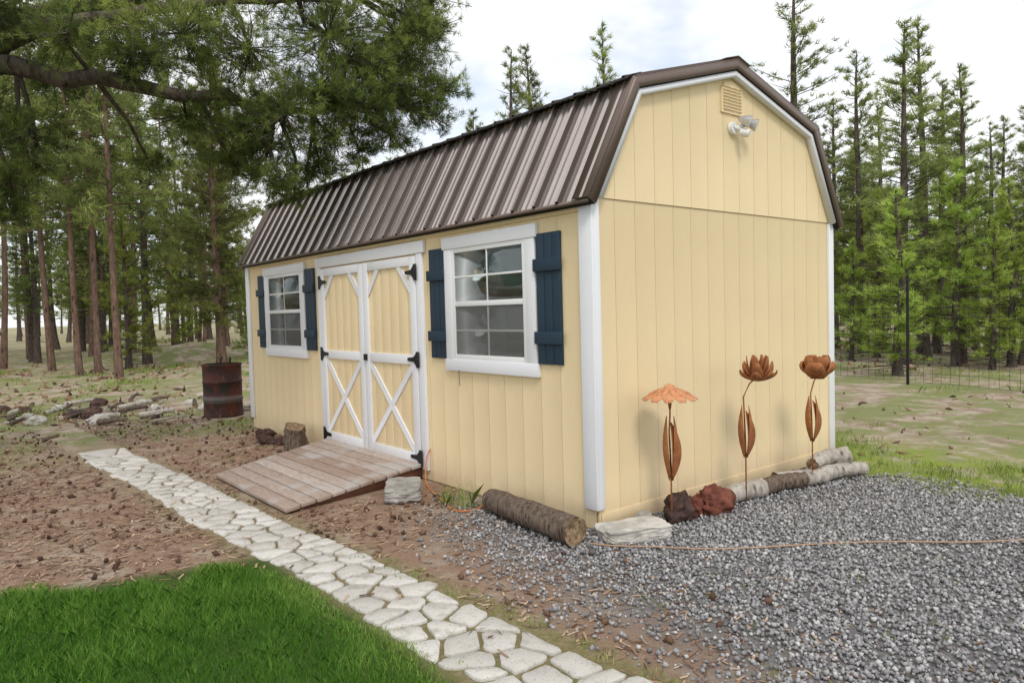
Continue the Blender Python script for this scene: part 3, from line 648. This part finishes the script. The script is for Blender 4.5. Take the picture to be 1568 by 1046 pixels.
# ------------------------------------------------------------ trees
def needles(mb,C,Ax,k,ln,w,tint,mat=1,spread=1.0):
    n=len(C); d=rng.normal(size=(n,k,3))*spread+Ax[:,None,:]; d/=np.linalg.norm(d,axis=2)[...,None]
    l=ln*rng.uniform(.6,1.1,(n,k,1)); s_=np.cross(d,rng.normal(size=(n,k,3))); s_/=np.linalg.norm(s_,axis=2)[...,None]
    c=np.repeat(C[:,None,:],k,1)+rng.normal(size=(n,k,3))*ln*.12
    V=np.stack([c-s_*w,c+s_*w,c+d*l],2).reshape(-1,3,3); ti=np.clip(np.repeat(tint,k)+rng.uniform(-.15,.15,n*k),0,1); mb.soup(V,mat,ti)
def pine_mesh(name,h,cb,cr,nb,tp,k,ln,w,bark,need,seed,r0=None,shape=.8,sparse=.15):
    global rng
    rs=np.random.default_rng(seed); rng=rs; random.seed(seed)
    mb=MB(); r0=r0 or h*.011+.02; P=[];R=[];wx=rs.uniform(-.02,.02,2)
    for i in range(13):
        t=i/12; P.append((wx[0]*h*math.sin(t*3)+.03*math.sin(t*9),wx[1]*h*math.sin(t*2.5),h*t*.985)); R.append(r0*(1-t)**.8+.012+(r0*.35*max(0,1-t*12)))
    mb.tube(P,R,9,0); C=[];AX=[];TI=[]
    for b_ in range(nb):
        t=(b_+rs.random())/nb; t=t**1.05; z=cb+(h-cb)*t
        az=rs.uniform(0,6.283); prof=(1-t)**shape*(.55+.45*min(1,t*4+.2)); Lb=cr*prof*rs.uniform(.4,1.2)+.10*h/10
        el=-.15+.75*t+rs.uniform(-.15,.25); d=np.array([math.cos(az)*math.cos(el),math.sin(az)*math.cos(el),math.sin(el)])
        i=z/h*12; j=min(int(i),11); o_=np.array(P[j])*(1-(i-j))+np.array(P[j+1])*(i-j) if j<12 else np.array(P[12])
        e_=o_+d*Lb; e_[2]+=.12*Lb
        mb.tube([tuple(o_),tuple((o_+e_)/2-np.array([0,0,.04*Lb])),tuple(e_)],[.010+.012*Lb*(1-t),.008+.006*Lb,.004],3,0)
        if rs.random()<sparse: continue
        m_=max(2,int(tp*(Lb/cr+.15))); f=rs.uniform(.22,1.03,m_); pt=o_+(e_-o_)*f[:,None]+rs.normal(size=(m_,3))*np.array([.15,.15,.09])*Lb*(.4+.3*f[:,None])
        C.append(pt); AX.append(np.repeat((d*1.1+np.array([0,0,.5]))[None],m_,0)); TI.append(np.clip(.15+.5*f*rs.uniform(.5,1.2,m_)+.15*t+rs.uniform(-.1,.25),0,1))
    for b_ in range(14):
        z=cb*rs.uniform(.35,1); az=rs.uniform(0,6.28); l_=rs.uniform(.2,.7); mb.tube([(0,0,z),(l_*math.cos(az),l_*math.sin(az),z-.1*l_)],[.012,.003],3,0)
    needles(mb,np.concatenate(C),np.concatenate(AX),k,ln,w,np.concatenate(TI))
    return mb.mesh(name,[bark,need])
tall=[pine_mesh('pine_tall_%d'%i,13,4.2+i*.8,1.8,85,22,8,.26,.016,BARKR,NEED,100+i,r0=.08,shape=.6,sparse=.15) for i in range(3)]
lodge=[pine_mesh('pine_lodge_%d'%i,10,1.5+.6*i,1.40,110,16,10,.20,.011,BARKD,NEED,200+i,shape=.7,sparse=.2) for i in range(4)]
sparsep=[pine_mesh('pine_sparse_%d'%i,12,2.0,1.5,105,13,10,.19,.010,BARKD,NEED,300+i,shape=.5,sparse=.2) for i in range(2)]
young=[pine_mesh('pine_young_%d'%i,3.5,.4,.85,85,15,14,.12,.0055,BARKD,NEEDY,400+i,shape=.8,sparse=.08) for i in range(2)]
far_=[pine_mesh('pine_far_%d'%i,10,2.0+.5*i,1.4,64,10,6,.36,.026,BARKD,NEED,600+i,shape=.7,sparse=.15) for i in range(3)]
big=pine_mesh('pine_full',11,1.5,2.3,170,30,11,.22,.013,BARKR,NEED,500,r0=.14,shape=.6,sparse=.03)
rng=np.random.default_rng(99); random.seed(99)
def put(me,x,y,h,base,name='pine_tree',c=None,wid=1.):
    o=bpy.data.objects.new(name,me); s_=h/base; o.location=(x,y,-.03); o.scale=(s_*wid,s_*wid,s_); o.rotation_euler=(random.uniform(-.02,.02),random.uniform(-.02,.02),random.uniform(0,6.28)); (c or col).objects.link(o); return o
def brg(b_,r): # compass bearing (deg from +Y) and range from the survey mark on the lawn
    return (-3.34+r*math.sin(math.radians(b_)),-3.26+r*math.cos(math.radians(b_)))
for b_,r,h,me,base,wd in ((60.9,25.8,12.4,sparsep[0],12,1.4),(65.3,22.3,8.4,lodge[0],10,1.15),(67.8,18.2,7.6,lodge[1],10,1.15),(69.0,20.2,8.3,lodge[2],10,1.15),
  (71.1,18.8,6.6,lodge[3],10,1.2),(72.7,21.6,5.8,lodge[0],10,1.3),(74.6,18.6,5.5,lodge[1],10,1.2),(63.4,24.2,7.6,lodge[2],10,1.15),(67.4,15.6,3.6,young[0],3.5,1.25),
  (70.9,18,4.4,young[1],3.5,1.0),(74.0,18,3.9,young[0],3.5,1.05),(64.4,19.5,3.0,young[1],3.5,1.0),(66.3,25,7.5,lodge[3],10,1.15),(69.8,26,8.2,lodge[1],10,1.15),(73.6,27,7,lodge[2],10,1.2),(62.0,29,8,lodge[0],10,1.15),
  (39.5,30,12.4,lodge[0],10,1.1),(41.2,31.2,12.9,lodge[1],10,1.1),(47.0,30.4,13.2,lodge[2],10,1.0),(36.3,32,10.4,lodge[3],10,1.),(57.3,34,8.2,lodge[1],10,1),(77,19,6,lodge[1],10,1.1),(79.5,22,8,lodge[2],10,1.1),(83,18,7,lodge[0],10,1.1),(68.8,23,4.8,young[1],3.5,.95),(72.0,24,5,young[0],3.5,.95),(64.6,27,7.6,lodge[2],10,1.2),(71.4,29,8,lodge[0],10,1.2),
  (66.1,20.5,4.3,young[1],3.5,.95),(69.8,22,5.2,young[0],3.5,.9),(75.4,21,4.6,young[1],3.5,1.),(62.8,22,4.6,young[0],3.5,.9),(72.9,17.2,3.0,young[1],3.5,1.)):
    x,y=brg(b_,r); put(me,x,y,h,base,wid=wd)
for i,(x,y,h) in enumerate(((-.35,22.7,13.5),(-.12,19.3,12),(.35,19.4,12.5),(.54,17.7,13),(-1.37,25.7,14),(0,32.5,13),(4.14,33.6,13),(1.56,28.2,13),(-2.4,31,13),(2.2,36,14),(6.5,31,12),(3.3,29.5,12),(-4.5,24,13),(-6,30,13),(8.2,33,12))):
    put(tall[i%3],x,y,h,13)
o=put(big,4.29,21.4,10.5,11); o.rotation_euler=(0,.05,1)
for i in range(22):
    b_=random.uniform(-8,23); r=random.uniform(27,46); x,y=brg(b_,r); put(random.choice(tall+lodge),x,y,random.uniform(10,13),12)
for i in range(6):
    b_=random.uniform(-4,20); r=random.uniform(24,34); x,y=brg(b_,r); put(young[i%2],x,y,random.uniform(3,5),3.5,wid=1.)
fc=bpy.data.collections.new('distant_pine_forest_trees')
for i in range(360):
    b_=random.uniform(-22,98); r=random.uniform(38,125)
    if 33<b_<61: r=max(r,62+random.uniform(0,50)); h=random.uniform(7,10)
    else: h=random.uniform(8.5,12.5) if b_<33 else random.uniform(7,10.5)
    x,y=brg(b_,r); put(random.choice(far_),x,y,h,11,'distant_tree',fc,wid=1.2)
e=empty('distant_pine_forest'); e.instance_type='COLLECTION'; e.instance_collection=fc

# foreground pine: trunk outside the picture on the left, boughs reaching over the path
TX,TY=-3.56,5.96
def loc(r,off,z): return np.array([r*.775+off*.632,-r*.632+off*.775,z])
clumps=[(1.56,-.5,2.72,.34),(1.73,-.5,3.13,.42),(1.84,-1,4.04,.6),(2.44,-1,3.81,.42),(2.17,0,4.44,.7),(2.68,-.5,3.81,.5),(3.37,-1,3.78,.6),(2.93,0,3.4,.5),(3.19,.5,3.19,.5),
(3.74,-.5,3.84,.65),(4.03,-.5,3.25,.48),(3.97,-.5,2.66,.26),(4.2,0,2.92,.32),(4.32,0,4.14,.7),(4.58,0,3.49,.55),(4.885,.5,4.31,.62),(5.03,1,3.91,.5),(4.74,1,3.42,.36),(5.17,1,3.6,.28),
(3.12,0,4.52,.7),(4.07,0,4.67,.8),(1.66,0,3.8,.32),(2.3,.5,3.1,.28),(4.48,.5,3.15,.28),(1.2,-.3,3.3,.5),(.9,.5,2.9,.4),(3.5,.2,3.55,.5),(4.75,.3,4.9,.6),
(5.3,1.2,3.95,.33),(5.15,.8,4.5,.45),(4.7,.3,3.9,.5),(4.3,-.2,3.6,.45),(3.6,-.3,3.2,.4),(3.72,-.2,2.80,.26),(1.5,-.4,2.45,.22),(3.3,.2,2.98,.32),(2.5,.2,4.05,.5),(1.4,-.6,3.5,.28),
(4.32,0,3.18,.38),(4.07,0,2.86,.3),(3.94,0,2.62,.2),(4.61,.5,3.42,.42),(4.75,.5,3.76,.5),(5.02,.5,4.08,.48),(5.10,1,4.54,.45),(4.51,0,3.9,.5),(3.76,-.2,3.05,.4),(4.25,-.2,3.52,.5),(5.17,1,4.9,.45),(1.3,-.6,2.62,.32),(1.75,-.4,2.9,.32),(5.0,.8,3.66,.36)]
inframe=len(clumps)
for i in range(18):
    z=random.uniform(5,9.2); rr=random.uniform(.5,2.2)*(1.15-(z-4.6)/6); a=random.uniform(0,6.28)
    clumps.append((rr*math.cos(a),rr*math.sin(a),z,random.uniform(.4,.65)))
for i in range(12):
    a=random.uniform(2.0,4.7); rr=random.uniform(1.4,3.0); clumps.append((rr*math.cos(a),rr*math.sin(a),random.uniform(2.8,4.5),.5))
mb=MB(); mb.tube([(0,0,-.1),(.02,0,.6),(.05,.03,2),(0,.05,4),(.05,0,6.5),(0,0,9.5)],[.30,.23,.20,.16,.10,.03],14,0)
limbs=[[loc(0,0,3.3),loc(.8,-.3,3.62),loc(1.45,-.5,3.85),loc(1.95,-.6,4.08),loc(2.6,-.5,4.12),loc(3.5,-.5,4.25),loc(4.5,-.2,4.35)],
       [loc(0,0,3.25),loc(.9,-.4,3.55),loc(1.5,-.5,3.75),loc(2.1,-.5,3.62),loc(2.7,-.3,3.58),loc(3.4,-.2,3.50),loc(4.1,0,3.4),loc(4.9,.6,3.6)],
       [loc(0,0,3.9),loc(1,0,4.3),loc(2.3,.1,4.6),loc(3.6,0,4.75),loc(4.8,.4,4.7)]]
LP=[]
for L_ in limbs:
    n=len(L_); R=[.105*(1-i/(n-1))**.9+.014 for i in range(n)]
    P=[];RR=[]
    for i in range(n-1):
        for t in (0,.33,.66):
            q=L_[i]*(1-t)+L_[i+1]*t+rng.normal(size=3)*.03; P.append(tuple(q)); RR.append(R[i]*(1-t)+R[i+1]*t); LP.append(q)
    P.append(tuple(L_[-1])); RR.append(R[-1]); mb.tube(P,RR,9,0,jit=.08)
LPa=np.array(LP); C=[];AX=[];TI=[]
for ci,(r,off,z,Rd) in enumerate(clumps):
    c=loc(r,off,z)
    if ci<inframe:
        dist=np.linalg.norm(LPa-c,axis=1)+np.where(LPa@loc(1,0,0)>c@loc(1,0,0)+.1,.8,0); st=LPa[np.argmin(dist)]
    else: st=np.array([0,0,min(z-.2,9)])
    mid=(st+c)/2+rng.normal(size=3)*.06; mb.tube([tuple(st),tuple(mid),tuple(c)],[.026,.017,.011],5,0)
    ntw=int((60 if ci<inframe else 16)*(Rd/.5)**1.9)+8
    clump_tint=rng.uniform(-.1,.2)  # random tint offset shared by the whole clump
    for k in range(ntw):
        d=rng.normal(size=3); d/=np.linalg.norm(d); d[2]=d[2]*.8; e_=c+d*Rd*rng.uniform(.35,1.2)
        m2=(c+e_)/2+rng.normal(size=3)*.04-np.array([0,0,.03])
        if k%2==0: mb.tube([tuple(c),tuple(m2),tuple(e_)],[.007,.005,.003],3,0)
        f=rng.uniform(.4,1.04,5); pt=c+(e_-c)*f[:,None]+rng.normal(size=(5,3))*.03
        tw=rng.uniform(-.12,.16)
        C.append(pt); AX.append(np.repeat((d*.9+np.array([0,0,.35]))[None],5,0)); TI.append(np.clip(.12+clump_tint+tw+.5*f*rng.random()+.22*(d[2]>.1)+rng.uniform(-.08,.2,5),0,1))
C=np.concatenate(C);AX=np.concatenate(AX);TI=np.concatenate(TI)
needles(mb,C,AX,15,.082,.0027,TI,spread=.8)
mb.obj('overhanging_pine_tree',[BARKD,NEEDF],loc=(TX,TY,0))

# ------------------------------------------------------------ fence
fe=empty('wire_fence'); a=np.array([11.2,7.5]); c=np.array([7.9,-4.0]); Lf=np.linalg.norm(c-a); u=(c-a)/Lf
mb=MB(); pp=np.array([9.94,1.88]); t0_=((pp-a)@u)
for i in range(5):
    q=a+u*(t0_-3.1*2+3.1*i) 
    mb.tube([(q[0],q[1],0),(q[0],q[1],1.85)],[.026,.024],6,0)
mb.obj('posts',[BLACK],fe)
mb=MB()
for k in range(12):
    z=.06+k*.155; mb.tube([(a[0],a[1],z),(c[0],c[1],z)],[.0034]*2,3,0)
t=0
while t<Lf: q=a+u*t; mb.tube([(q[0],q[1],.05),(q[0],q[1],1.77)],[.003]*2,3,0); t+=.155
mb.obj('wire_mesh',[WIRE],fe)

# ------------------------------------------------------------ sky, sun, camera
w=bpy.data.worlds.new('World'); scene.world=w; w.use_nodes=True; nt=w.node_tree; bg=nt.nodes['Background']
sky=nt.nodes.new('ShaderNodeTexSky'); sky.sky_type='NISHITA'; sky.sun_disc=False; sky.sun_elevation=math.radians(50); sky.sun_rotation=math.radians(208)
tc=nt.nodes.new('ShaderNodeTexCoord').outputs['Generated']
cl=noise(nt,scaled(nt,tc,(1,1,2.2)),2.1,5,.58,.3)
cl2=noise(nt,scaled(nt,tc,(1,1,2.5)),6,4,.6)
cc=mix(nt,sm(nt,cl2,.3,.7),(10.3,10.6,10.9),(12.0,12.1,12.2))
c=mix(nt,mth(nt,'ADD',mth(nt,'MULTIPLY',sm(nt,cl,.36,.52),.45),.55),mix(nt,1.0,sky.outputs[0],(1.8,1.8,1.8),'MULTIPLY'),cc)
setin(nt,bg,'Color',c); bg.inputs['Strength'].default_value=.1
sd=bpy.data.lights.new('sun','SUN'); sd.energy=1.5; sd.angle=math.radians(16); sd.color=(1,.95,.88)
so=bpy.data.objects.new('sun',sd); col.objects.link(so)
az=math.radians(208); el=math.radians(50); to=Vector((math.sin(az)*math.cos(el),math.cos(az)*math.cos(el),math.sin(el)))
so.rotation_euler=(-to).to_track_quat('-Z','Y').to_euler(); so.location=to*30
scene.view_settings.view_transform='Standard'; scene.view_settings.look='None'; scene.view_settings.exposure=0
yaw,pit,rol,f=.6841,.0426,-.0279,1102.9
F=Vector((math.sin(yaw)*math.cos(pit),math.cos(yaw)*math.cos(pit),-math.sin(pit))); R=Vector((math.cos(yaw),-math.sin(yaw),0)); U=R.cross(F)
c_,s_=math.cos(rol),math.sin(rol); R2=R*c_+U*s_; U2=U*c_-R*s_
cd=bpy.data.cameras.new('camera'); cd.sensor_width=36; cd.lens=36*f/1568; cd.clip_end=1500; cd.clip_start=.05
co=bpy.data.objects.new('camera',cd); col.objects.link(co)
M=Matrix(((R2.x,U2.x,-F.x,-3.3358),(R2.y,U2.y,-F.y,-3.2578),(R2.z,U2.z,-F.z,1.4453),(0,0,0,1))); co.matrix_world=M
scene.camera=co
